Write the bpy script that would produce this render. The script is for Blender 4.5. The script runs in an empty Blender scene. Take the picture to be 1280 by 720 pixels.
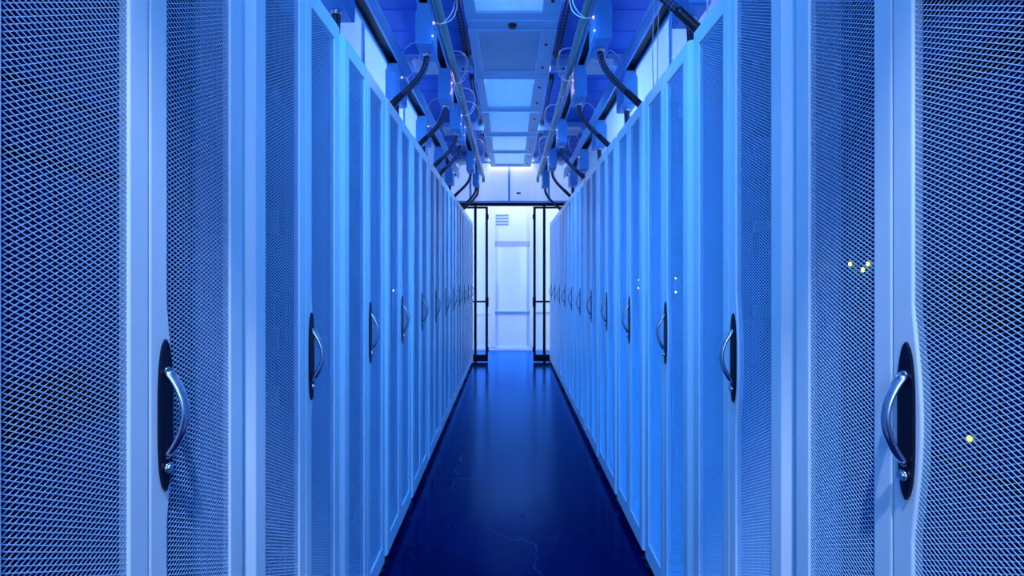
import bpy, bmesh, math, random
from mathutils import Vector, Matrix
random.seed(7)
S = bpy.context.scene
C = S.collection
PI = math.pi

# ------------------------------------------------------------------ measures
CAM_H = 1.345
F_PX = 614.0
XL, XR = -0.565, 0.625          # front planes of the two rows
H_CAB = 2.172
N_CAB = 12
PITCH_L, PITCH_R = 0.592, 0.596
Y_END_L = 1.067 + 11 * PITCH_L
Y_END_R = 1.101 + 11 * PITCH_R
Y_DOOR = 7.79
Y_FAR = 8.95
Z_PAN = CAM_H + 1.729           # underside of the centre ceiling panels
Z_DECK = CAM_H + 1.86
Z_BUS = CAM_H + 1.53            # underside of the busways

# ------------------------------------------------------------------ materials
def nt(name):
    m = bpy.data.materials.new(name); m.use_nodes = True
    n = m.node_tree; b = n.nodes['Principled BSDF']
    return m, n, b

def paint(name, col, rough=0.5, metal=0.0, var=0.04, scale=6.0, bump=0.0, bscale=60, spec=0.5, coat=0.0):
    m, n, b = nt(name)
    tc = n.nodes.new('ShaderNodeTexCoord')
    no = n.nodes.new('ShaderNodeTexNoise'); no.inputs['Scale'].default_value = scale; no.inputs['Detail'].default_value = 4
    n.links.new(tc.outputs['Object'], no.inputs['Vector'])
    mx = n.nodes.new('ShaderNodeMix'); mx.data_type = 'RGBA'
    mx.inputs[6].default_value = (*[max(0, c * (1 - var)) for c in col], 1)
    mx.inputs[7].default_value = (*[min(1, c * (1 + var)) for c in col], 1)
    n.links.new(no.outputs['Fac'], mx.inputs[0])
    n.links.new(mx.outputs[2], b.inputs['Base Color'])
    b.inputs['Roughness'].default_value = rough; b.inputs['Metallic'].default_value = metal
    b.inputs['Specular IOR Level'].default_value = spec
    b.inputs['Coat Weight'].default_value = coat
    if bump:
        n2 = n.nodes.new('ShaderNodeTexNoise'); n2.inputs['Scale'].default_value = bscale
        n.links.new(tc.outputs['Object'], n2.inputs['Vector'])
        bp = n.nodes.new('ShaderNodeBump'); bp.inputs['Strength'].default_value = bump; bp.inputs['Distance'].default_value = 0.002
        n.links.new(n2.outputs['Fac'], bp.inputs['Height']); n.links.new(bp.outputs[0], b.inputs['Normal'])
    return m

def emit(name, col, s):
    m, n, b = nt(name)
    b.inputs['Base Color'].default_value = (*col, 1)
    b.inputs['Emission Color'].default_value = (*col, 1); b.inputs['Emission Strength'].default_value = s
    return m

def frosted(name, col, ribs=120.0, trans=0.6, rough=0.3, axis='Y'):
    """ribbed translucent plastic sheet: diffuse + translucent with a soft gloss"""
    m = bpy.data.materials.new(name); m.use_nodes = True; n = m.node_tree
    n.nodes.clear()
    out = n.nodes.new('ShaderNodeOutputMaterial')
    d = n.nodes.new('ShaderNodeBsdfDiffuse'); t = n.nodes.new('ShaderNodeBsdfTranslucent'); g = n.nodes.new('ShaderNodeBsdfGlossy')
    tc = n.nodes.new('ShaderNodeTexCoord')
    no = n.nodes.new('ShaderNodeTexNoise'); no.inputs['Scale'].default_value = 1.6; no.inputs['Detail'].default_value = 3
    mp = n.nodes.new('ShaderNodeMapping'); mp.inputs['Scale'].default_value = (4, 4, 0.7) if axis != 'Z' else (3, 1, 1)
    n.links.new(tc.outputs['Object'], mp.inputs['Vector']); n.links.new(mp.outputs[0], no.inputs['Vector'])
    mx = n.nodes.new('ShaderNodeMix'); mx.data_type = 'RGBA'
    mx.inputs[6].default_value = (*[c * .78 for c in col], 1); mx.inputs[7].default_value = (*col, 1)
    n.links.new(no.outputs['Fac'], mx.inputs[0])
    for s in (d, t): n.links.new(mx.outputs[2], s.inputs['Color'])
    g.inputs['Roughness'].default_value = rough; g.inputs['Color'].default_value = (.8, .85, 1, 1)
    w = n.nodes.new('ShaderNodeTexWave'); w.bands_direction = {'X': 'X', 'Y': 'Y', 'Z': 'Y'}[axis]; w.inputs['Scale'].default_value = ribs / 6.28 * .5
    n.links.new(tc.outputs['Object'], w.inputs['Vector'])
    bp = n.nodes.new('ShaderNodeBump'); bp.inputs['Strength'].default_value = .35; bp.inputs['Distance'].default_value = .003
    n.links.new(w.outputs['Fac'], bp.inputs['Height'])
    for s in (d, g): n.links.new(bp.outputs[0], s.inputs['Normal'])
    m1 = n.nodes.new('ShaderNodeMixShader'); m1.inputs[0].default_value = trans
    n.links.new(d.outputs[0], m1.inputs[1]); n.links.new(t.outputs[0], m1.inputs[2])
    m2 = n.nodes.new('ShaderNodeMixShader'); m2.inputs[0].default_value = .08
    n.links.new(m1.outputs[0], m2.inputs[1]); n.links.new(g.outputs[0], m2.inputs[2])
    n.links.new(m2.outputs[0], out.inputs['Surface'])
    return m

def floor_mat():
    m, n, b = nt('polished_dark_concrete')
    L = n.links
    tc = n.nodes.new('ShaderNodeTexCoord')
    sx = n.nodes.new('ShaderNodeSeparateXYZ'); L.new(tc.outputs['Object'], sx.inputs[0])
    def M(op, a, c=None, d=None):
        k = n.nodes.new('ShaderNodeMath'); k.operation = op
        for i, v in enumerate((a, c, d)):
            if v is None: continue
            if isinstance(v, (int, float)): k.inputs[i].default_value = v
            else: L.new(v, k.inputs[i])
        return k.outputs[0]
    def noise(scale, det=5, vec=None):
        k = n.nodes.new('ShaderNodeTexNoise'); k.inputs['Scale'].default_value = scale; k.inputs['Detail'].default_value = det
        L.new(vec or tc.outputs['Object'], k.inputs['Vector']); return k.outputs['Fac']
    big = noise(1.4, 6); fine = noise(22, 8); wob = noise(3.2, 9)
    X, Y = sx.outputs['X'], sx.outputs['Y']
    def crack(x0, y0, k, y1, y2, amp, w=.0022):
        t = M('ADD', M('MULTIPLY', M('SUBTRACT', Y, y0), k), x0)
        t = M('ADD', t, M('MULTIPLY', M('SUBTRACT', wob, .5), amp))
        c = M('LESS_THAN', M('ABSOLUTE', M('SUBTRACT', X, t)), w)
        return M('MULTIPLY', c, M('MULTIPLY', M('GREATER_THAN', Y, y1), M('LESS_THAN', Y, y2)))
    cr = M('MAXIMUM', crack(-.34, 4.2, .04, 3.1, 4.75, .5, .0025), crack(.1, 2.3, -.35, 1.2, 2.75, .5, .0022))
    cr = M('MAXIMUM', cr, crack(.2, 6, .1, 5.3, 7.0, .4, .003))
    # saw-cut joints across the aisle
    jo = M('LESS_THAN', M('ABSOLUTE', M('SUBTRACT', M('MODULO', M('ADD', Y, 40 - 4.86), 1.6), .0)), .007)
    # dusty specks
    vo = n.nodes.new('ShaderNodeTexVoronoi'); vo.inputs['Scale'].default_value = 9; L.new(tc.outputs['Object'], vo.inputs['Vector'])
    sp = M('LESS_THAN', vo.outputs['Distance'], .035)
    rmp = n.nodes.new('ShaderNodeValToRGB'); L.new(M('ADD', M('MULTIPLY', big, .7), M('MULTIPLY', fine, .3)), rmp.inputs[0])
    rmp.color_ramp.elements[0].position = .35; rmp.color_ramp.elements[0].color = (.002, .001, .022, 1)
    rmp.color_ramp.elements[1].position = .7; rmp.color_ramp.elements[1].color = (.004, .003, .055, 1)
    mx = n.nodes.new('ShaderNodeMix'); mx.data_type = 'RGBA'
    L.new(M('MULTIPLY', M('MAXIMUM', M('MAXIMUM', cr, M('MULTIPLY', jo, .7)), M('MULTIPLY', sp, .6)), .6), mx.inputs[0])
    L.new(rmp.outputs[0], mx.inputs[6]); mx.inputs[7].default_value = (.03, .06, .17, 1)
    L.new(mx.outputs[2], b.inputs['Base Color'])
    L.new(M('ADD', M('MULTIPLY', big, .16), .10), b.inputs['Roughness'])
    b.inputs['Specular IOR Level'].default_value = 0
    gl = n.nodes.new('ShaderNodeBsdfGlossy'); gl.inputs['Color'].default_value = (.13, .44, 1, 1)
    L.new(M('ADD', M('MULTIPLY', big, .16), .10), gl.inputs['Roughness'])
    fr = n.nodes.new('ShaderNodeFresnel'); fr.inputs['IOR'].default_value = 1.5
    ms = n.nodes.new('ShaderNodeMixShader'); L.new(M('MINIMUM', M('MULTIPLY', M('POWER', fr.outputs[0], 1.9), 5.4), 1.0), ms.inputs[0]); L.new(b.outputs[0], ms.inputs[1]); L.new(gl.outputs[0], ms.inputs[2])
    L.new(ms.outputs[0], n.nodes['Material Output'].inputs['Surface'])
    bp = n.nodes.new('ShaderNodeBump'); bp.inputs['Strength'].default_value = .03; bp.inputs['Distance'].default_value = .01
    L.new(M('SUBTRACT', M('ADD', M('MULTIPLY', big, .7), M('MULTIPLY', wob, .3)), M('MULTIPLY', jo, .3)), bp.inputs['Height']); L.new(bp.outputs[0], b.inputs['Normal']); L.new(bp.outputs[0], gl.inputs['Normal'])
    return m

def braid_mat():
    m, n, b = nt('braided_cable_sleeve')
    uv = n.nodes.new('ShaderNodeTexCoord')
    mp = n.nodes.new('ShaderNodeMapping'); mp.inputs['Rotation'].default_value = (0, 0, PI / 4); mp.inputs['Scale'].default_value = (1, 1, 1)
    n.links.new(uv.outputs['UV'], mp.inputs['Vector'])
    ck = n.nodes.new('ShaderNodeTexChecker'); ck.inputs['Scale'].default_value = 9.0
    ck.inputs['Color1'].default_value = (.004, .004, .01, 1); ck.inputs['Color2'].default_value = (.07, .10, .2, 1)
    n.links.new(mp.outputs[0], ck.inputs['Vector']); n.links.new(ck.outputs['Color'], b.inputs['Base Color'])
    b.inputs['Roughness'].default_value = .45
    return m

MT = dict(
    doorblk=paint('matt_black_frame', (.004, .004, .012), .6, spec=.2),
    white=paint('white_powder_coat', (.78, .79, .80), .32, var=.02, bump=.05, bscale=300),
    shell=paint('blue_grey_shell_paint', (.26, .40, .62), .45, var=.03),
    mesh=paint('mesh_powder_coat', (.48, .70, .95), .35, var=.02),
    inner=paint('cabinet_inside_steel', (.05, .06, .12), .5),
    black=paint('black_plastic', (.004, .004, .022), .4),
    blackg=paint('black_handle_plate', (.003, .003, .02), .35, spec=.25),
    server=paint('server_dark_steel', (.004, .0045, .012), .5, spec=.25),
    bezel=paint('server_bezel', (.006, .010, .09), .5, spec=.25),
    mgr=paint('cable_manager_plastic', (.012, .03, .22), .5),
    chrome=paint('brushed_chrome', (.62, .66, .75), .26, metal=1, var=.03),
    steel=paint('painted_busway', (.20, .56, .95), .35, var=.03),
    box=paint('tap_box_paint', (.10, .42, .88), .38, var=.03),
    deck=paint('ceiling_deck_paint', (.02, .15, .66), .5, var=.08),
    beam=paint('beam_paint', (.25, .52, .88), .45),
    frame=paint('panel_frame_aluminium', (.30, .66, .94), .38, var=.03),
    pipe=paint('green_grey_pipe', (.20, .42, .44), .35, var=.04),
    plate=paint('pale_plate', (.75, .8, .88), .4),
    wire=paint('white_wire', (.8, .84, .9), .4),
    braid=braid_mat(),
    floor=floor_mat(),
    pane=frosted('frosted_ceiling_pane', (.52, .82, 1.0), 300, .36, .22, 'X'),
    sidep=frosted('frosted_wall_panel', (.80, .86, .96), 160, .6, .25, 'Y'),
    endp=frosted('frosted_transom_panel', (.80, .86, .96), 160, .6, .25, 'X'),
    lobby=paint('lobby_white_wall', (.80, .85, .93), .38, var=.03, scale=1.2, coat=.3),
    lobtrim=paint('lobby_grey_trim', (.42, .46, .62), .4),
    lobblue=paint('lobby_blue_trim', (.16, .34, .66), .4),
    led_y=emit('yellow_led', (.85, 1, .015), 7), led_w=emit('warm_connector_led', (1, .66, .42), 1.0),
    led_b=emit('blue_led', (.25, .35, 1), 5), led_p=emit('violet_led', (.85, .75, 1), 16),
)
def glass_mat():
    m, n, b = nt('clear_door_glass')
    b.inputs['Base Color'].default_value = (.95, .97, 1, 1); b.inputs['Roughness'].default_value = .02
    b.inputs['Transmission Weight'].default_value = 1; b.inputs['IOR'].default_value = 1.05
    tc = n.nodes.new('ShaderNodeTexCoord'); no = n.nodes.new('ShaderNodeTexNoise'); no.inputs['Scale'].default_value = 3
    n.links.new(tc.outputs['Object'], no.inputs['Vector'])
    mr = n.nodes.new('ShaderNodeMapRange'); mr.inputs['To Min'].default_value = .01; mr.inputs['To Max'].default_value = .05
    n.links.new(no.outputs['Fac'], mr.inputs['Value']); n.links.new(mr.outputs[0], b.inputs['Roughness'])
    return m
MT['glass'] = glass_mat()

# ------------------------------------------------------------------ mesh helpers
def box(bm, x0, x1, y0, y1, z0, z1, bev=0.0, seg=2):
    vs = [bm.verts.new(p) for p in ((x0,y0,z0),(x1,y0,z0),(x1,y1,z0),(x0,y1,z0),(x0,y0,z1),(x1,y0,z1),(x1,y1,z1),(x0,y1,z1))]
    fs = [bm.faces.new([vs[i] for i in f]) for f in ((3,2,1,0),(4,5,6,7),(0,1,5,4),(1,2,6,5),(2,3,7,6),(3,0,4,7))]
    if bev:
        es = set(e for f in fs for e in f.edges)
        bmesh.ops.bevel(bm, geom=list(es), offset=bev, segments=seg, affect='EDGES', profile=.5)
    return vs

def prism(bm, pts, axis, a, b_, bev=0.0):
    """extrude a 2D outline along axis 'X'/'Y'/'Z' from a to b_"""
    def P(u, v, w): return {'X': (w, u, v), 'Y': (u, w, v), 'Z': (u, v, w)}[axis]
    A = [bm.verts.new(P(u, v, a)) for u, v in pts]; B = [bm.verts.new(P(u, v, b_)) for u, v in pts]
    n = len(pts); fs = [bm.faces.new(A), bm.faces.new(B[::-1])]
    for i in range(n): fs.append(bm.faces.new((A[i], B[i], B[(i+1) % n], A[(i+1) % n])))
    bmesh.ops.recalc_face_normals(bm, faces=fs)
    if bev:
        es = list(set(e for f in fs[:2] for e in f.edges))
        bmesh.ops.bevel(bm, geom=es, offset=bev, segments=2, affect='EDGES', profile=.5)

def tube(bm, pts, rad, n=10, caps=True, uvlay=None, vscale=1.0, ell=None):
    """swept tube; rad is a number or a function of t; ell=(a,b) scales the section"""
    pts = [Vector(p) for p in pts]
    rings = []; up = None; L = 0; lens = []
    for i, p in enumerate(pts):
        if i: L += (p - pts[i-1]).length
        lens.append(L)
        t = (pts[min(i+1, len(pts)-1)] - pts[max(i-1, 0)]).normalized()
        if up is None:
            up = Vector((1, 0, 0)) if abs(t.x) < .8 else Vector((0, 1, 0))
        s = (up - t * up.dot(t)).normalized(); u2 = t.cross(s); up = s
        r = rad(i / (len(pts)-1)) if callable(rad) else rad
        ea, eb = ell or (1, 1)
        rings.append([bm.verts.new(p + s * math.cos(2*PI*k/n) * r * ea + u2 * math.sin(2*PI*k/n) * r * eb) for k in range(n)])
    for i in range(len(rings)-1):
        for k in range(n):
            f = bm.faces.new((rings[i][k], rings[i][(k+1) % n], rings[i+1][(k+1) % n], rings[i+1][k]))
            f.smooth = True
            if uvlay:
                for lp, (a, b_) in zip(f.loops, ((k/n, lens[i]), ((k+1)/n, lens[i]), ((k+1)/n, lens[i+1]), (k/n, lens[i+1]))):
                    lp[uvlay].uv = (a, b_ * vscale)
    if caps:
        bm.faces.new(rings[0][::-1]); bm.faces.new(rings[-1])

def smooth_path(pts, n=8):
    """Catmull-Rom"""
    P = [Vector(p) for p in pts]; P = [P[0]*2 - P[1]] + P + [P[-1]*2 - P[-2]]
    out = []
    for i in range(1, len(P)-2):
        for k in range(n):
            t = k / n; a, b_, c, d = P[i-1:i+3]
            out.append(.5 * ((2*b_) + (c-a)*t + (2*a-5*b_+4*c-d)*t*t + (-a+3*b_-3*c+d)*t**3))
    out.append(P[-2]); return out

def cyl(bm, c, axis, r, l, n=16, r2=None):
    ax = {'X': Vector((1,0,0)), 'Y': Vector((0,1,0)), 'Z': Vector((0,0,1))}[axis]
    c = Vector(c); r2 = r if r2 is None else r2
    tube(bm, [c - ax*l/2, c + ax*l/2], lambda t: r + (r2-r)*t, n)

def obj(name, bm, mat, parent=None, loc=None):
    me = bpy.data.meshes.new(name)
    if isinstance(bm, tuple):
        me.from_pydata(*bm); me.update()
    else:
        bm.to_mesh(me); bm.free()
    me.materials.append(MT[mat] if isinstance(mat, str) else mat)
    o = bpy.data.objects.new(name, me); C.objects.link(o)
    if parent: o.parent = parent
    if loc: o.location = loc
    return o

def empty(name, loc, rz=0.0):
    o = bpy.data.objects.new(name, None); C.objects.link(o); o.empty_display_size = .1
    o.location = loc; o.rotation_euler = (0, 0, rz); return o

def tag(o, label, cat, group=None, kind=None):
    o['label'] = label; o['category'] = cat
    if group: o['group'] = group
    if kind: o['kind'] = kind
    return o

def struct(name, bm, mat, label=None):
    o = obj(name, bm, mat); o['kind'] = 'structure'
    if label: o['label'] = label
    return o

kids = {}
def copy_tree(o, parent=None):
    c = o.copy(); C.objects.link(c); c.parent = parent
    for ch in list(o.children): copy_tree(ch, c)
    return c
BM = bmesh.new

# ------------------------------------------------------------------ server cabinet prototype
W = 0.594                    # body width
LEAF, SEAM = 0.2705, 0.0012
ZB, ZT = 0.052, H_CAB        # door bottom and top
ZMB, ZMT = ZB + .085, ZT - .058
HZ = 1.118                   # handle centre height

def bulge(z):
    t = (z - HZ) / .185
    return 0 if abs(t) >= 1 else .0165 * (0.5 + 0.5 * math.cos(PI * t)) ** .62

def door_frame(handle):
    """leaf in local coords: x from 0 (seam) to LEAF (hinge), front at y=0, thickness .028"""
    bm = BM()
    zs = [ZB, ZMB] + [HZ - .185 + .37 * i / 22 for i in range(23)] + [ZMT, ZT]
    cols = []
    for z in zs:
        b_ = bulge(z) if handle else 0
        cols.append([0.0, .040 + b_, LEAF - .047, LEAF])
    V = [[bm.verts.new((x, 0, z)) for x in c] for z, c in zip(zs, cols)]
    fs = []
    for r in range(len(zs)-1):
        for c in range(3):
            if c == 1 and 0 < r < len(zs)-2: continue
            fs.append(bm.faces.new((V[r][c], V[r][c+1], V[r+1][c+1], V[r+1][c])))
    ex = bmesh.ops.extrude_face_region(bm, geom=fs)
    for v in ex['geom']:
        if isinstance(v, bmesh.types.BMVert):
            v.co.y += .0305 if (v.co.x > LEAF - 1e-4 or v.co.x < 1e-4) else .0155
            if v.co.x > LEAF - 1e-4: v.co.x += .017          # broad chamfer along the hinge edge
    bmesh.ops.recalc_face_normals(bm, faces=bm.faces)
    es = [e for e in bm.edges if len(e.link_faces) == 2 and e.calc_face_angle(0) > .7
          and all(abs(v.co.y) < 1e-5 for v in e.verts)]
    bmesh.ops.bevel(bm, geom=es, offset=.0035, segments=3, affect='EDGES', profile=.5)
    for f in bm.faces: f.smooth = False
    return bm

def expanded_mesh(x0, x1, z0, z1):
    px, pz = .00720, .00405
    hw, ht = .00056, .00042
    nx = int(math.ceil((x1 - x0) / px)); nz = int(math.ceil((z1 - z0) / pz))
    V, Fc = [], []
    L = math.hypot(px, pz); ux, uz = px / L, pz / L
    for i in range(nx):
        for j in range(nz):
            up = (i + j) % 2 == 0
            xa, xb = x0 + i*px, x0 + (i+1)*px
            za, zb_ = (z0 + j*pz, z0 + (j+1)*pz) if up else (z0 + (j+1)*pz, z0 + j*pz)
            nxv, nzv = (-uz, ux) if up else (uz, ux)
            b_ = len(V)
            yo = .0004 if up else -.0004      # the strands weave over each other
            for (x, z) in ((xa, za), (xb, zb_)):
                V += [(x + nxv*hw, yo - ht, z + nzv*hw), (x + nxv*hw, yo + ht, z + nzv*hw),
                      (x - nxv*hw, yo + ht, z - nzv*hw), (x - nxv*hw, yo - ht, z - nzv*hw)]
            for k in range(4):
                Fc.append((b_+k, b_+(k+1) % 4, b_+4+(k+1) % 4, b_+4+k))
    return (V, [], Fc)

def handle_parts(parent):
    # elongated backing plate with tapered round ends
    bm = BM(); cx = .031; n = 26; hw, hl = .0152, .124
    right = []
    for i in range(n + 1):
        t = -1 + 2 * i / n
        right.append((cx + hw * (1 - abs(t) ** 3.2) ** .62 if abs(t) < 1 else cx, HZ + t * hl))
    left = [(2 * cx - x, z) for x, z in right[1:-1]][::-1]
    prism(bm, right + left, 'Y', -.005, .001)
    obj('handle_plate', bm, 'blackg', parent)
    # arched pull
    bm = BM(); pts = []
    for i in range(25):
        t = -1 + 2 * i / 24
        pts.append((cx, -.006 - .029 * (math.cos(t * PI / 2)) ** .8, HZ + .004 + t * .068))
    tube(bm, pts, lambda t: .0066 + .0010 * abs(2 * t - 1) ** 2, 16, ell=(1.25, .8))
    for z in (HZ + .004 + .068, HZ + .004 - .068):
        cyl(bm, (cx, -.0065, z), 'Y', .0074, .003, 16)
    obj('pull_handle', bm, 'chrome', parent)
    bm = BM()
    cyl(bm, (cx, -.0075, HZ - .085), 'Y', .0085, .006, 18)
    cyl(bm, (cx, -.011, HZ - .085), 'Y', .0060, .004, 18)
    box(bm, cx - .001, cx + .001, -.0145, -.012, HZ - .089, HZ - .081)
    obj('key_lock', bm, 'chrome', parent)

def cabinet(label):
    root = empty('server_cabinet', (0, 0, 0))
    w2 = W / 2; D = 1.07; y0 = .031
    bm = BM()
    for s in (-1, 1):
        xa, xb = sorted((s * w2, s * (w2 - .016)))
        box(bm, xa, xb, y0, D, .05, H_CAB, .0015, 1)                       # side panels
        xa, xb = sorted((s * (w2 - .016), s * (w2 - .034)))
        box(bm, xa, xb, y0 + .004, y0 + .034, .09, H_CAB - .05)             # front post return
    box(bm, -w2 + .016, w2 - .016, y0, D, H_CAB - .03, H_CAB - .0008)      # roof
    box(bm, -w2 + .016, w2 - .016, D - .02, D, .08, H_CAB - .03)           # back
    box(bm, -w2 + .016, w2 - .016, y0, D, .051, .08)                       # bottom
    obj('body', bm, 'shell', root)
    bm = BM()
    box(bm, -w2 + .004, w2 - .004, .022, D - .02, 0, .0495)
    for s in (-1, 1):                                                      # levelling feet pads at the corners
        cyl(bm, (s * (w2 - .03), .016, .012), 'Z', .016, .024, 12)
    obj('plinth', bm, 'black', root)
    for s in (-1, 1):
        bm = BM()
        xa, xb = sorted((s * .232, s * .246))
        box(bm, xa, xb, .100, .140, .085, H_CAB - .035)
        for k in range(40):                                               # square mounting holes, as raised nuts
            z = .12 + k * .0500
            box(bm, xa + .003, xb - .003, .0975, .100, z, z + .010)
        obj('mounting_rail', bm, 'inner', root)
    for s in (-1, 1):
        bm = BM()
        xa, xb = sorted((s * .249, s * .278))
        box(bm, xa, xa + .003, .11, .19, .12, H_CAB - .10)
        box(bm, xb - .003, xb, .11, .19, .12, H_CAB - .10)
        for k in range(33):
            z = .13 + k * .06
            box(bm, xa, xb, .104, .11, z, z + .045)
        obj('cable_manager', bm, 'mgr', root)
    bm = BM(); box(bm, -.23, .23, .30, .305, .085, H_CAB - .035)
    obj('baffle', bm, 'server', root)
    for s, hd in ((-1, False), (1, True)):
        bm = door_frame(hd)
        if s < 0:
            bmesh.ops.transform(bm, matrix=Matrix.Scale(-1, 4, (1, 0, 0)), verts=bm.verts)
            bmesh.ops.reverse_faces(bm, faces=bm.faces)
        bmesh.ops.translate(bm, vec=(s * SEAM, 0, 0), verts=bm.verts)
        d = obj('door', bm, 'white', root)
        if hd: d['label'] = 'right hand mesh door leaf with the pull handle'
        mp = obj('mesh_panel', expanded_mesh(.036, LEAF - .0435, ZMB - .004, ZMT + .004), 'mesh', d, (SEAM, .0045, 0))
        if s < 0: mp.location.x = -SEAM - (LEAF - .043) - .036
        if hd:
            handle_parts(d)
            for ch in d.children:
                if ch.name.startswith(('handle', 'pull', 'key')): ch.location.x = SEAM
        # hinges on the outer edge
    root['label'] = label; root['category'] = 'server cabinet'
    return root

ORD = ['nearest the camera', 'second from the camera', 'third from the camera', 'fourth from the camera', 'fifth from the camera',
       'sixth from the camera', 'sixth back from the far doorway', 'fifth back from the far doorway', 'fourth back from the far doorway',
       'third back from the far doorway', 'second back from the far doorway', 'last one beside the far doorway']
ORD[6] = 'seventh from the camera'; ORD[7] = 'fifth back from the far doorway'
proto = cabinet('')
first = True
cab_pos = {'left': [], 'right': []}
for side, X, yg, pitch, rz in (('left', XL, 1.067, PITCH_L, PI/2), ('right', XR, 1.101, PITCH_R, -PI/2)):
    for i in range(N_CAB):
        yc = yg - pitch / 2 + i * pitch
        o = proto if first else copy_tree(proto); first = False
        o.location = (X, yc, 0); o.rotation_euler = (0, 0, rz)
        if side == 'left': o.scale = (PITCH_L / PITCH_R, 1, 1)
        o['label'] = 'white mesh-door server cabinet in the %s row, %s' % (side, ORD[i])
        o['group'] = 'server cabinets of the %s row' % side
        cab_pos[side].append(yc)

# ------------------------------------------------------------------ servers behind the mesh of the near cabinets
def server(h, style):
    root = empty('rack_server', (0, 0, 0))
    bm = BM(); box(bm, -.222, .222, .012, .17, 0, h, .001, 1)
    obj('chassis', bm, 'server', root)
    bm = BM()
    box(bm, -.218, .218, .006, .0118, .003, h - .003)
    if style == 0:
        n = max(2, int(h / .022))
        for k in range(n):
            z = .006 + k * (h - .012) / n
            for q in range(4):
                box(bm, -.20 + q * .102, -.106 + q * .102, 0, .006, z, z + (h - .012) / n - .004)
    elif style == 1:
        for q in range(12): box(bm, -.205 + q * .0345, -.178 + q * .0345, 0, .006, .008, h - .008)
    else:
        for k in range(int(h / .012)): box(bm, -.205, .205, .001, .006, .006 + k * .012, .012 + k * .012)
    obj('front_bezel', bm, 'bezel', root)
    for s in (-1, 1):
        bm = BM(); box(bm, s*.228 - .006, s*.228 + .006, -.004, .012, .008, h - .008, .002, 1)
        obj('ear', bm, 'bezel', root)
    return root

def add_led(root, mat, lx, lz, r=.0045, name='indicator_light'):
    bm = BM(); bmesh.ops.create_uvsphere(bm, u_segments=10, v_segments=6, radius=r)
    bmesh.ops.scale(bm, vec=(1, .5, 1), verts=bm.verts)
    return obj(name, bm, mat, root, (lx, -.019 if abs(lx) > .222 else -.002, lz))

protos = {}
led_plan = {   # (side, cabinet) : list of (height, along-row Y, material)
    ('right', 0): [(1.371, 1.036, 'led_y'), (1.371, 1.008, 'led_y'), (1.331, 1.022, 'led_y'), (1.086, .785, 'led_y')],
    ('right', 2): [(1.347, 2.175, 'led_y'), (1.276, 2.175, 'led_p')],
    ('right', 3): [(1.37, 2.80, 'led_y'), (1.278, 2.80, 'led_p')],
    ('left', 3): [(1.265, 2.78, 'led_p')],
}
for side in ('left', 'right'):
    for ci in range(4):
        z = .12; k = 0
        pat = [.31, .175, .22, .0875, .31, .175, .22, .0875]
        random.shuffle(pat)
        o_cab = {'left': (XL, cab_pos['left'][ci], PI/2), 'right': (XR, cab_pos['right'][ci], -PI/2)}[side]
        for h in pat:
            st = k % 3; key = (h, st)
            if key not in protos: protos[key] = server(h, st); r = protos[key]
            else:
                r = copy_tree(protos[key])
            gap = random.choice((.012, .05, .09))
            if z + h > H_CAB - .08: h = 0
            r.rotation_euler = (0, 0, o_cab[2])
            off = .112
            r.location = (o_cab[0] - off if side == 'left' else o_cab[0] + off, o_cab[1], z)
            r['label'] = 'dark rack server behind the mesh doors of the %s cabinet in the %s row' % (['nearest', 'second', 'third', 'fourth'][ci], side)
            r['category'] = 'server'; r['group'] = 'servers in the %s cabinet of the %s row' % (['nearest', 'second', 'third', 'fourth'][ci], side)
            z += h + gap; k += 1
        # status lights sit in a narrow switch so that they land at the photographed height
bpy.context.view_layer.update()
# LEDs: attach to whichever server spans that height, else the nearest one
srv = [o for o in bpy.data.objects if o.name.split('.')[0] == 'rack_server']
for (side, ci), leds in led_plan.items():
    o_y = cab_pos[side][ci]
    mine = [o for o in srv if abs(o.location.y - o_y) < .05 and (o.location.x < 0) == (side == 'left')]
    for (hz, yy, mat) in leds:
        best = min(mine, key=lambda o: abs(o.location.z + .1 - hz))
        for o in mine:
            hh = [c for c in o.children if c.name.startswith('chassis')][0].dimensions.z
            if o.location.z <= hz <= o.location.z + hh: best = o
        lx = (yy - o_y) if side == 'left' else -(yy - o_y)
        hh = [c for c in best.children if c.name.startswith('chassis')][0].dimensions.z
        add_led(best, mat, lx, min(max(hz - best.location.z, .01), hh - .01))

# ------------------------------------------------------------------ setting
bm = BM(); box(bm, -4.5, 4.7, -3.0, Y_FAR + .12, -.08, 0); struct('floor', bm, 'floor', 'dark polished concrete floor')

X0, X1 = -.293, .332            # edges of the centre panels
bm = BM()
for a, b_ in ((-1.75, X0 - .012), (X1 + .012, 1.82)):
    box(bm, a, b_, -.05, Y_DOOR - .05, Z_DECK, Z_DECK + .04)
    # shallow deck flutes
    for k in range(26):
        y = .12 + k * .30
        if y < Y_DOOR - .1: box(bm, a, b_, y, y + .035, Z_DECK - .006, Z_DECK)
box(bm, X0 - .011, X1 + .011, -.03, 2.44, Z_DECK, Z_DECK + .04); box(bm, X0 - .011, X1 + .011, 3.40, 4.30, Z_DECK, Z_DECK + .04)  # added hidden covers above the panels, shielding their panes from the lamps
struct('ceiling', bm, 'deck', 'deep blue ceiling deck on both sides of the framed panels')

# frosted walls standing on the cabinets
for nm, xx in (('wall_left', -.93), ('wall_right', 1.02)):
    bm = BM(); box(bm, xx - .006, xx + .006, .2, Y_DOOR - .06, H_CAB + .002, Z_DECK - .01)
    struct(nm, bm, 'sidep', 'pale frosted panels above the cabinets')
    for k in range(7):
        bm = BM(); y = .75 + k * 1.2 - .1
        xs = xx + (.008 if xx < 0 else -.022)
        box(bm, xs, xs + .014, y, y + .03, H_CAB + .002, Z_DECK - .01, .002, 1)
        t = struct('trim_%d' % (1 + k + (0 if xx < 0 else 7)), bm, 'steel')

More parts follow.
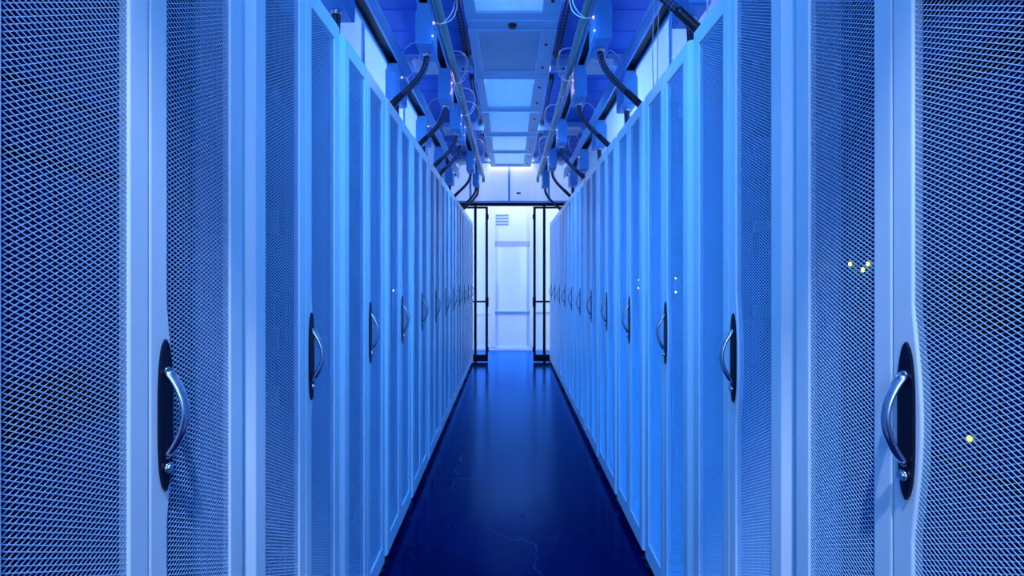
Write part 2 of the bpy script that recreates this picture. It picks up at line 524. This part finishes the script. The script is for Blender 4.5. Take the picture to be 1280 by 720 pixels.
# transom above the doorway
bm = BM(); z0 = CAM_H + 1.195
box(bm, -1.9, 1.95, Y_DOOR, Y_DOOR + .012, z0, Z_DECK + .35); struct('wall_back', bm, 'endp', 'frosted transom panels above the doorway')
k = 15
for xx in (-1.25, -.62, -.008, .62, 1.25):
    bm = BM(); box(bm, xx - .017, xx + .017, Y_DOOR - .018, Y_DOOR - .001, z0 + .002, Z_DECK - .02, .002, 1)
    struct('trim_%d' % k, bm, 'steel'); k += 1
bm = BM(); box(bm, -1.9, 1.95, Y_DOOR - .03, Y_DOOR + .03, z0 - .035, z0 - .001, .003, 1)
struct('trim_%d' % k, bm, 'steel'); k += 1
# black door frame
bm = BM()
box(bm, -1.9, 1.95, Y_DOOR - .03, Y_DOOR + .03, z0 - .078, z0 - .036)
for xx in (-.543, .549): box(bm, xx - .02, xx + .02, Y_DOOR - .025, Y_DOOR + .025, 0, z0 - .0785)
struct('door_1', bm, 'doorblk', 'black doorway frame at the end of the aisle')
# lobby beyond
bm = BM(); box(bm, -2.6, 2.7, Y_FAR, Y_FAR + .1, 0, 3.6); struct('wall_far', bm, 'lobby', 'bright wall beyond the doorway')
def trimbox(x0, x1, y0, y1, z0_, z1_, mat, bev=.002):
    global k
    bm = BM(); box(bm, x0, x1, y0, y1, z0_, z1_, bev, 1); struct('trim_%d' % k, bm, mat); k += 1
trimbox(-.345, -.265, Y_FAR - .03, Y_FAR - .001, .06, 3.5, 'plate')
trimbox(.365, .435, Y_FAR - .03, Y_FAR - .001, .06, 3.5, 'plate')
trimbox(-.262, .362, Y_FAR - .016, Y_FAR - .001, 1.90, 1.985, 'lobtrim')
trimbox(-.262, .362, Y_FAR - .016, Y_FAR - .001, .655, .70, 'lobblue')
trimbox(-.262, .362, Y_FAR - .012, Y_FAR - .001, .705, .725, 'plate')
trimbox(-.9, -.348, Y_FAR - .016, Y_FAR - .001, .655, .68, 'plate')
trimbox(.438, .9, Y_FAR - .016, Y_FAR - .001, .655, .70, 'lobtrim')
for j in range(4): trimbox(-.25, -.02, Y_FAR - .012, Y_FAR - .001, 2.28 + j * .055, 2.305 + j * .055, 'lobblue')
bm = BM(); box(bm, -2.6, 2.7, Y_FAR - .02, Y_FAR - .001, 0, .055, .003, 1); struct('baseboard_far', bm, 'plate')

# sliding door leaves
def leaf(s, xlead, label):
    """s=-1: left leaf, opens to the left"""
    root = empty('sliding_door', (xlead, Y_DOOR - .075, 0))
    w = .46; st = .038; top = z0 - .10
    bm = BM()
    def bx(a, b_, z_, z2): box(bm, *sorted((s * a, s * b_)), -.018, .018, z_, z2, .002, 1)
    bx(0, st, .012, top); bx(w - st, w, .012, top); bx(st, w - st, .012, .115); bx(st, w - st, top - .03, top)
    obj('frame', bm, 'doorblk', root)
    bm = BM(); box(bm, *sorted((s * (st + .001), s * (w - st - .001))), -.003, .003, .116, top - .031); obj('glass_pane', bm, 'glass', root)
    bm = BM(); box(bm, *sorted((s * (st + .001), s * (w - st - .001))), -.03, -.006, .935, .965, .003, 1)
    box(bm, *sorted((s * .0, s * (st + .0))), -.032, -.0185, .93, .97, .002, 1)
    obj('push_bar', bm, 'doorblk', root)
    bm = BM(); box(bm, *sorted((s * -.012, s * .040)), -.05, -.033, .87, 1.02, .004, 2); obj('lock_case', bm, 'doorblk', root)
    for z in (.20, 2.28):
        bm = BM(); cyl(bm, (s * -.006, -.01, z), 'Z', .006, .08, 10); obj('hinge', bm, 'doorblk', root)
    return tag(root, label, 'door', 'glazed door leaves of the aisle doorway')
leaf(-1, -.340, 'black framed glass door leaf pushed open at the left side of the far doorway')
leaf(1, .372, 'black framed glass door leaf pushed open at the right side of the far doorway')

# ------------------------------------------------------------------ ceiling panels
def ceil_panel(y0, y1, label):
    cx = (X0 + X1) / 2
    root = empty('ceiling_panel', (cx, y0, Z_PAN)); w = (X1 - X0) / 2; L = y1 - y0
    bm = BM(); t = .035
    xl, xr = -w + .072, w - .117; ya, yb = .045, L - .095
    box(bm, -w, xl, 0, L, 0, t, .002, 1); box(bm, xr, w, 0, L, 0, t, .002, 1)
    box(bm, xl, xr, 0, ya, 0, t, .002, 1); box(bm, xl, xr, yb, L, 0, t, .002, 1)
    # raised outer lip
    box(bm, -w, -w + .012, 0, L, -.008, 0); box(bm, w - .012, w, 0, L, -.008, 0)
    box(bm, -w + .012, w - .012, 0, .012, -.008, 0); box(bm, -w + .012, w - .012, L - .012, L, -.008, 0)
    obj('frame', bm, 'frame', root)
    bm = BM(); box(bm, xl + .001, xr - .001, ya + .001, yb - .001, .014, .020); obj('frosted_pane', bm, 'pane', root)
    for yy in (.22, .62):
        bm = BM(); cyl(bm, (w - .06, min(yy, L - .1), -.004), 'Z', .011, .008, 16); obj('latch', bm, 'black', root)
    for yy in (.2, .6):                                                   # side clips
        bm = BM(); box(bm, -w - .010, -w - .0005, yy, yy + .12, .002, .03, .002, 1); obj('side_clip', bm, 'black', root)
    tag(root, label, 'ceiling panel', 'framed frosted ceiling panels')
names = ['out of sight above the camera', 'above the camera', 'first', 'second', 'third', 'fourth', 'fifth', 'sixth']
edges = [(-.04, .86), (.88, 1.70), (1.72, 2.44), (2.46, 3.32), (3.44, 4.25), (4.27, 5.14), (5.16, 6.03), (6.05, 6.87), (6.89, Y_DOOR - .08)]
lab = ['ceiling hatch panel right above the camera', 'ceiling hatch panel just ahead of the camera', 'ceiling hatch panel hidden over the top edge of the photo',
       'blue framed ceiling panel with a brightly glowing pane, cut by the top edge of the photo',
       'blue framed ceiling panel with a dull blue pane, second from the top edge of the photo',
       'blue framed ceiling panel, third from the top edge of the photo',
       'blue framed ceiling panel, fourth from the top edge of the photo',
       'blue framed ceiling panel, fifth from the top, one short of the transom',
       'blue framed ceiling panel next to the transom above the doorway']
for (a, b_), l in zip(edges, lab): ceil_panel(a, b_, l)
# crosspiece between the first two visible panels, with a round sensor
bm = BM(); box(bm, X0 + .001, X1 - .001, 3.322, 3.438, Z_PAN + .004, Z_PAN + .03, .002, 1)
o = obj('ceiling_crosspiece', bm, 'frame'); tag(o, 'plain blue crosspiece between the two nearest ceiling panels', 'crosspiece')
bm = BM(); cyl(bm, (.02, 3.385, Z_PAN - .004), 'Z', .027, .014, 24, .03); cyl(bm, (.02, 3.385, Z_PAN - .013), 'Z', .014, .006, 16)
o = obj('ceiling_sensor', bm, 'black'); tag(o, 'round black sensor on the crosspiece between ceiling panels', 'sensor')

# ------------------------------------------------------------------ beams, hangers, tracks
BE = [(2.42, 'nearest, above the top edge'), (4.18, 'first in view from the top edge'), (6.0, 'second in view from the top edge'), (7.62, 'closest to the doorway')]
for bi, (y, w_) in enumerate(BE):
    for s in (-1, 1):
        root = empty('cross_beam', (0, y, CAM_H + 1.765))
        bm = BM(); xa, xb = (-1.5, X0 - .014) if s < 0 else (X1 + .014, 1.6)
        box(bm, xa, xb, -.07, .07, 0, .012); box(bm, xa, xb, -.008, .008, .012, .088); box(bm, xa, xb, -.07, .07, .0815, .094)
        obj('flange_beam', bm, 'beam', root)
        bm = BM(); xa, xb = (-.79, -.60) if s < 0 else (.64, .84)
        box(bm, xa, xb, -.20, .05, -.03, -.001, .003, 1)
        box(bm, xa + .02, xa + .035, -.21, -.2005, -.09, -.002)
        obj('bright_gap_plate', bm, 'plate', root)  # pale plate stands in for a gap onto the lit area behind
        bm = BM()
        xe = (X0 - .10) if s < 0 else (X1 + .09)
        for dx in (0, .035): cyl(bm, (xe + dx, -.02, -.008), 'Z', .008, .014, 8)
        obj('bolt', bm, 'black', root)
        tag(root, 'blue ceiling cross beam on the %s side, %s' % ('left' if s < 0 else 'right', w_), 'beam', 'ceiling cross beams')

for s in (-1, 1):
    for q, (ya, yb) in enumerate(((2.5, 4.06), (4.5, 5.86), (6.25, 7.45))):
        xc = -.345 if s < 0 else .383
        root = empty('ceiling_track', (xc, ya, CAM_H + 1.80))
        for dx in (-.014, .014):
            bm = BM(); L = yb - ya
            cyl(bm, (dx, L / 2, 0), 'Y', .0085, L, 10)
            for kk in range(int(L / .045)): cyl(bm, (dx, .03 + kk * .045, 0), 'Y', .0098, .016, 10)
            obj('chain', bm, 'black', root)
        for yy in (.02, yb - ya - .02):
            bm = BM(); box(bm, -.026, .026, yy - .008, yy + .008, .011, .058, .002, 1)
            obj('bracket', bm, 'black', root)
        tag(root, 'dark twin ceiling track %s of the framed panels, %s' % ('left' if s < 0 else 'right', ['nearest run', 'middle run', 'farthest run'][q]), 'track', 'dark twin tracks beside the ceiling panels')

# ------------------------------------------------------------------ busways and pipes
def busway(x, w, zb, hgt, label, ya=1.2, yb=7.55):
    root = empty('busway', (x, ya, zb)); L = yb - ya
    bm = BM(); h = w / 2; fl = .013
    box(bm, -h, -h + .004, 0, L, 0, hgt); box(bm, h - .004, h, 0, L, 0, hgt); box(bm, -h + .004, h - .004, 0, L, hgt - .004, hgt)
    box(bm, -h + .004, -h + fl, 0, L, 0, .004); box(bm, h - fl, h - .004, 0, L, 0, .004)
    for sgn in (-1, 1):                                                    # long ribs on the sides
        for zz in (.022, .060):
            xa, xb = sorted((sgn * h, sgn * (h + .006))); box(bm, xa, xb, 0, L, zz, zz + .014, .002, 1)
    obj('housing', bm, 'steel', root)
    bm = BM(); box(bm, -h + .005, h - .005, .002, L - .002, .035, .045); obj('conductor_strip', bm, 'black', root)
    for y in (4.18, 6.0, 7.40):
        if ya < y < yb:
            bm = BM(); cyl(bm, (0, y - ya, hgt + .10), 'Z', .006, .19, 8); box(bm, -h - .012, h + .012, y - ya - .02, y - ya + .02, hgt + .001, hgt + .012, .002, 1)
            obj('hanger_rod', bm, 'steel', root)
    return tag(root, label, 'busway', 'overhead power busways')
XBI = {-1: -.482, 1: .516}; XBO = {-1: -.822, 1: .880}
for s, sd in ((-1, 'left'), (1, 'right')):
    busway(XBI[s], .074, Z_BUS, .10, 'slotted overhead busway beside the pipe on the %s of the aisle' % sd)
    busway(XBO[s], .095, CAM_H + 1.50, .12, 'slotted overhead busway above the %s cabinet row, next to the frosted wall' % sd)
    root = empty('overhead_pipe', (-.4105 if s < 0 else .4445, 1.0, CAM_H + 1.553))
    bm = BM(); cyl(bm, (0, 3.33, 0), 'Y', .0235, 6.66, 20); obj('pipe_run', bm, 'pipe', root)
    bm = BM(); cyl(bm, (0, 6.665, 0), 'Y', .026, .05, 20); bm2 = bm; tube(bm, smooth_path([(0, 6.69, 0), (0, 6.72, -.005), (0, 6.735, -.03), (0, 6.735, -.07)], 5), .023, 16)
    obj('elbow', bm, 'pipe', root)
    for y in (1.42, 3.18, 5.0, 6.4):
        bm = BM(); tube(bm, [(0, y - .012, 0), (0, y + .012, 0)], .0250, 20)
        cyl(bm, (0, y, .13), 'Z', .005, .20, 8); obj('pipe_clamp', bm, 'steel', root)
    tag(root, 'greenish overhead pipe running along the %s side of the ceiling panels' % sd, 'pipe', 'greenish overhead pipes')

# ------------------------------------------------------------------ tap-off boxes with their leads
def tap_box(w, ln, ht, chamf=.03):
    """origin at the middle of the top face; hangs down; near face at -y"""
    root = empty('tap_off_box', (0, 0, 0)); h = w / 2; l = ln / 2
    bm = BM()
    prism(bm, [(-h * .8, -.0), (-h * .8, -.03), (-h, -.05), (-h, -ht), (h, -ht), (h, -.05), (h * .8, -.03), (h * .8, 0)], 'Y', -l, l, .004)
    obj('enclosure', bm, 'box', root)
    bm = BM(); box(bm, -h * .86, h * .86, -l + .012, l - .012, -ht - .006, -ht - .0002, .002, 1)
    obj('bottom_cover', bm, 'box', root)
    bm = BM(); cyl(bm, (0, .0, -ht - .011), 'Z', .027, .010, 20); cyl(bm, (0, 0, -ht - .019), 'Z', .023, .012, 8)
    obj('cable_gland', bm, 'chrome', root)
    bm = BM(); box(bm, -h * .7, h * .7, -l - .004, -l - .0003, -ht + .02, -.06, .0015, 1)
    obj('cover_plate', bm, 'box', root)
    return root

def catm(pts, n=7): return smooth_path(pts, n)
tb_in = tap_box(.090, .235, .228); tb_out = tap_box(.105, .24, .235)
INY = {-1: [2.86, 3.72, 4.45, 4.79, 6.10, 7.06], 1: [1.95, 2.80, 3.67, 4.88, 5.98, 7.16]}
OUTY = {-1: [2.33, 3.57, 4.70, 5.79, 6.75], 1: [2.39, 3.69, 4.82, 5.89, 6.85]}
stock_in = [copy_tree(tb_in) for _ in range(11)] + [tb_in]
stock_out = [copy_tree(tb_out) for _ in range(9)] + [tb_out]
def order_words(i, n, hidden=False):
    w_ = ['nearest the camera', 'second from the camera', 'third from the camera', 'fourth from the camera', 'fifth from the camera', 'sixth from the camera', 'seventh from the camera']
    return w_[i] if i < n - 1 else 'farthest, beside the doorway'

def lead(pts, r, label, braid_frac, black=True):
    P = catm(pts, 8); n = len(P); kf = max(2, int(n * braid_frac))
    root = empty('power_cable', P[0])
    Q = [p - P[0] for p in P]
    bm = BM(); uv = bm.loops.layers.uv.new('UVMap'); tube(bm, Q[:kf+1], r, 14, uvlay=uv, vscale=9.5); obj('braided_sleeve', bm, 'braid', root)
    if kf < n - 1:
        bm = BM(); tube(bm, Q[kf:], r * 1.12, 14); obj('black_jacket', bm, 'black', root)
    return tag(root, label, 'cable', 'black leads from the tap off boxes')

for s, sd in ((-1, 'left'), (1, 'right')):
    for i, y in enumerate(INY[s]):
        b_ = stock_in.pop()
        b_.location = (XBI[s], y, Z_BUS - .001)
        tag(b_, 'blue tap off box on the inner %s busway, %s' % (sd, order_words(i, 6)), 'electrical box', 'tap off boxes on the inner busways')
        zt = Z_BUS - .001 - .228
        # connectors with warm glow on the aisle side and looping white wires
        side = -s
        xface = XBI[s] + side * (.045 + .001)
        for (zz, yy) in ((.10, -.09), (.185, -.115)):
            bm = BM(); bmesh.ops.create_uvsphere(bm, u_segments=10, v_segments=8, radius=.009 if zz < .15 else .006)
            o = obj('indicator_light', bm, 'led_w', b_, (side * .052, yy, -zz)); o['label'] = 'warm glowing connector'
        bm = BM(); box(bm, *sorted((side * .0455, side * .050)), -.105, .06, -.205, -.045, .001, 1); obj('side_cover', bm, 'steel', b_)
        if i < 5:
            X = XBI[s]; zc = Z_BUS - .10; r1 = .9 + .25 * random.random(); 
            for q in range(2):
                o_ = .012 * q
                P = catm([(X + side * .063, y - .09, zc), (X + side * (.10 + o_), y - .09 + .01, zc + .002), (X + side * (.150 + o_) * r1, y - .08 + q * .03, zc + .06),
                          (X + side * (.165 + o_) * r1, y - .05, zc + .16), (X + side * (.13 + o_), y - .01 + q * .02, zc + .255), (X + side * .055, y, zc + .275), (X + side * .03, y + .05, zc + .24)], 6)
                bm = BM(); tube(bm, P, .0028, 6)
                o = obj('signal_wire', bm, 'wire')
                tag(o, 'thin white wires looping from inner %s tap off box %s' % (sd, order_words(i, 6)), 'wire', 'white wire loops of the inner %s box %s' % (sd, order_words(i, 6)))
        # main lead
        xs = XBI[s]; d = s
        zg = zt - .028
        def LP(dx, dy=0):
            return [(xs + dx, y + dy, zg), (xs + dx + d * .018, y + dy, zg - .07), (xs + dx + d * .075, y + dy - .01, zg - .155),
                    (xs + dx + d * .19, y + dy - .02, zg - .27), (xs + dx + d * .27, y + dy - .03, zg - .36), (xs + dx + d * .30, y + dy - .03, H_CAB + .004)]
        lead(LP(0), .0175, 'black power lead from the inner %s tap off box %s' % (sd, order_words(i, 6)), .52)
        if s < 0 and i == 5:
            lead([(p[0] + (.022 if j == 0 else .03), p[1] + .10, p[2] + (.03 if j == 0 else 0)) for j, p in enumerate(LP(0))], .0165, 'second black power lead beside the farthest inner left tap off box', .52)
    for i, y in enumerate(OUTY[s]):
        b_ = stock_out.pop()
        b_.location = (XBO[s], y, CAM_H + 1.499)
        tag(b_, 'blue tap off box on the outer %s busway, %s' % (sd, order_words(i, 5)), 'electrical box', 'tap off boxes on the outer busways')
        bm = BM(); bmesh.ops.create_uvsphere(bm, u_segments=10, v_segments=8, radius=.008)
        o = obj('indicator_light', bm, 'led_w', b_, (-s * .060, -.09, -.09)); o['label'] = 'warm glowing connector'
        zt = CAM_H + 1.499 - .235 - .026
        lead([(XBO[s], y, zt), (XBO[s] + s * .004, y - .01, zt - .12), (XBO[s] + s * .01, y - .02, zt - .26), (XBO[s] + s * .01, y - .02, H_CAB + .004)], .021,
             'short braided lead under the outer %s tap off box %s' % (sd, order_words(i, 5)), .9)
        X = XBO[s]; zc = CAM_H + 1.41
        P = catm([(X - s * .066, y - .09, zc), (X - s * .11, y - .08, zc + .01), (X - s * .16, y - .06, zc + .10), (X - s * .17, y, zc + .22), (X - s * .12, y + .05, zc + .31), (X - s * .05, y + .06, zc + .27), (X - s * .03, y + .06, zc + .222)], 6)
        bm = BM(); tube(bm, P, .0028, 6); o = obj('signal_wire', bm, 'wire')
        tag(o, 'thin white wire looping from outer %s tap off box %s' % (sd, order_words(i, 5)), 'wire', 'white wire loops of the outer boxes')

# loose hanging white wires near the right wall
for j, (xx, yy) in enumerate(((.735, 2.50), (.795, 2.62), (.80, 1.97), (.815, 2.0))):
    bm = BM(); P = catm([(xx, yy, Z_DECK - .001), (xx + .003, yy, 2.9), (xx - .004, yy + .01, 2.5), (xx, yy, H_CAB + .002)], 6)
    tube(bm, P, .0026, 6); o = obj('signal_wire', bm, 'wire')
    tag(o, 'white wire hanging straight down to the right cabinet tops, %s' % ['the left one', 'just right of the first', 'near the top edge', 'rightmost near the top edge'][j], 'wire', 'straight hanging white wires')

# small black hook on the transom
bm = BM(); cyl(bm, (.14, Y_DOOR - .012, CAM_H + 1.318), 'X', .012, .07, 12); cyl(bm, (.14, Y_DOOR - .012, CAM_H + 1.318), 'X', .017, .02, 12)
root = obj('wire_hook', bm, 'black'); tag(root, 'small black fitting with a wire curl on the transom', 'fitting')
bm = BM(); tube(bm, catm([(.175, Y_DOOR - .012, CAM_H + 1.318), (.20, Y_DOOR - .012, CAM_H + 1.29), (.195, Y_DOOR - .012, CAM_H + 1.255), (.165, Y_DOOR - .012, CAM_H + 1.24)], 5), .003, 6)
obj('wire_curl', bm, 'wire', root)

# ------------------------------------------------------------------ lights
def area(name, loc, size, energy, col, target=None, sy=None, spread=None):
    l = bpy.data.lights.new(name, 'AREA'); l.energy = energy; l.color = col; l.size = size
    if sy: l.shape = 'RECTANGLE'; l.size_y = sy
    if spread: l.spread = spread
    o = bpy.data.objects.new(name, l); C.objects.link(o); o.location = loc
    d = (Vector(target) - Vector(loc)) if target else Vector((0, 0, -1))
    o.rotation_euler = d.to_track_quat('-Z', 'Y').to_euler(); return o
AZUR = (.06, .33, 1); PERI = (.33, .52, 1); PALE = (.44, .63, 1)
# room beyond the doorway
LOB = (.38, .53, .86)
area('lobby_lamp_top', (0.02, 8.30, 3.4), 2.2, 22, LOB, (0.02, 8.95, 1.4), .4)
for nm, sx in (('lobby_fill_left', -1), ('lobby_fill_right', 1)):
    area(nm, (.02 + sx * 1.7, 8.25, 1.3), .3, 43, LOB, (0.02 + sx * .2, 8.95, 1.25), 2.3)  # added side fills, hidden behind the rows, to light the far wall evenly
area('transom_fill', (0.02, 8.6, 3.05), 2.6, 17, (.66, .78, .84), (0.02, 7.8, 2.85), .3)  # added hidden fill, brightens the transom from behind
# lamps of the hall above and beside the contained aisle
area('hall_lamp_left', (-2.1, 4.0, 3.6), .8, 560, (.40, .66, .98), (-.93, 4.0, 2.9), 7)
area('hall_lamp_right', (2.2, 4.0, 3.6), .8, 560, (.40, .66, .98), (1.02, 4.0, 2.9), 7)
area('hall_lamp_top', (.02, 6.9, 4.2), .7, 110, (.95, .64, .72), (.02, 6.9, 3), 1.3)
area('hall_lamp_near', (.02, 2.9, 3.5), .3, 6, (1, .56, .62), (.02, 2.9, 3), .5)
area('pane_fill_middle', (.02, 5.2, 3.8),   .6, 3.2, (.25, .42, .8), (.02, 5.2, 3), 1.6)  # added fill above the ceiling to brighten the middle panes
# added unseen fill lights at ceiling height, shining down and along the aisle
for nm, y, e in (('aisle_fill_camera', .75, 9), ('aisle_fill_second', 1.5, 23), ('aisle_fill_near', 2.6, 13), ('aisle_fill_middle', 4.30, 17), ('aisle_fill_far', 6.12, 11)):
    area(nm, (.03, y, CAM_H + 1.66), .5, e, (.02, .28, .98), (.03, y + .5, CAM_H + .2), .12, math.radians(88))
# open end of the aisle behind the camera
area('key_lamp', (.04, -.55, 3.94), .08, 138, (.36, .53, .84), (.04, 1.2, 1.0))
for nm, sx in (('back_fill_left', -1), ('back_fill_right', 1)):
    area(nm, (.03 + sx * .55, -1.7, 1.9), .35, 28, (.34, .50, .88), (.03 - sx * .5, 1.6, 1.3), 1.6)  # added cross fills behind the camera, to light the door edges
#area('hall_lamp_open', (.03, -.6, 2.9), 1.0, 11, AZUR, (0.03, 1.0, 1.3), .3)

w = bpy.data.worlds.new('hall'); S.world = w; w.use_nodes = True
bg = w.node_tree.nodes['Background']; bg.inputs['Color'].default_value = (.02, .27, .92, 1); bg.inputs['Strength'].default_value = .8

# ------------------------------------------------------------------ camera
cam = bpy.data.cameras.new('camera'); co = bpy.data.objects.new('camera', cam); C.objects.link(co)
co.location = (0, 0, CAM_H); co.rotation_euler = (PI/2, 0, 0)
cam.sensor_width = 36; cam.lens = 36 * F_PX / 1280
cam.shift_x = 3 / 1280; cam.shift_y = -14.5 / 1280; cam.clip_start = .02
S.camera = co
S.view_settings.view_transform = 'Standard'; S.view_settings.look = 'None'; S.view_settings.gamma = 1
S.view_settings.exposure = 0.0; S.view_settings.use_curve_mapping = False
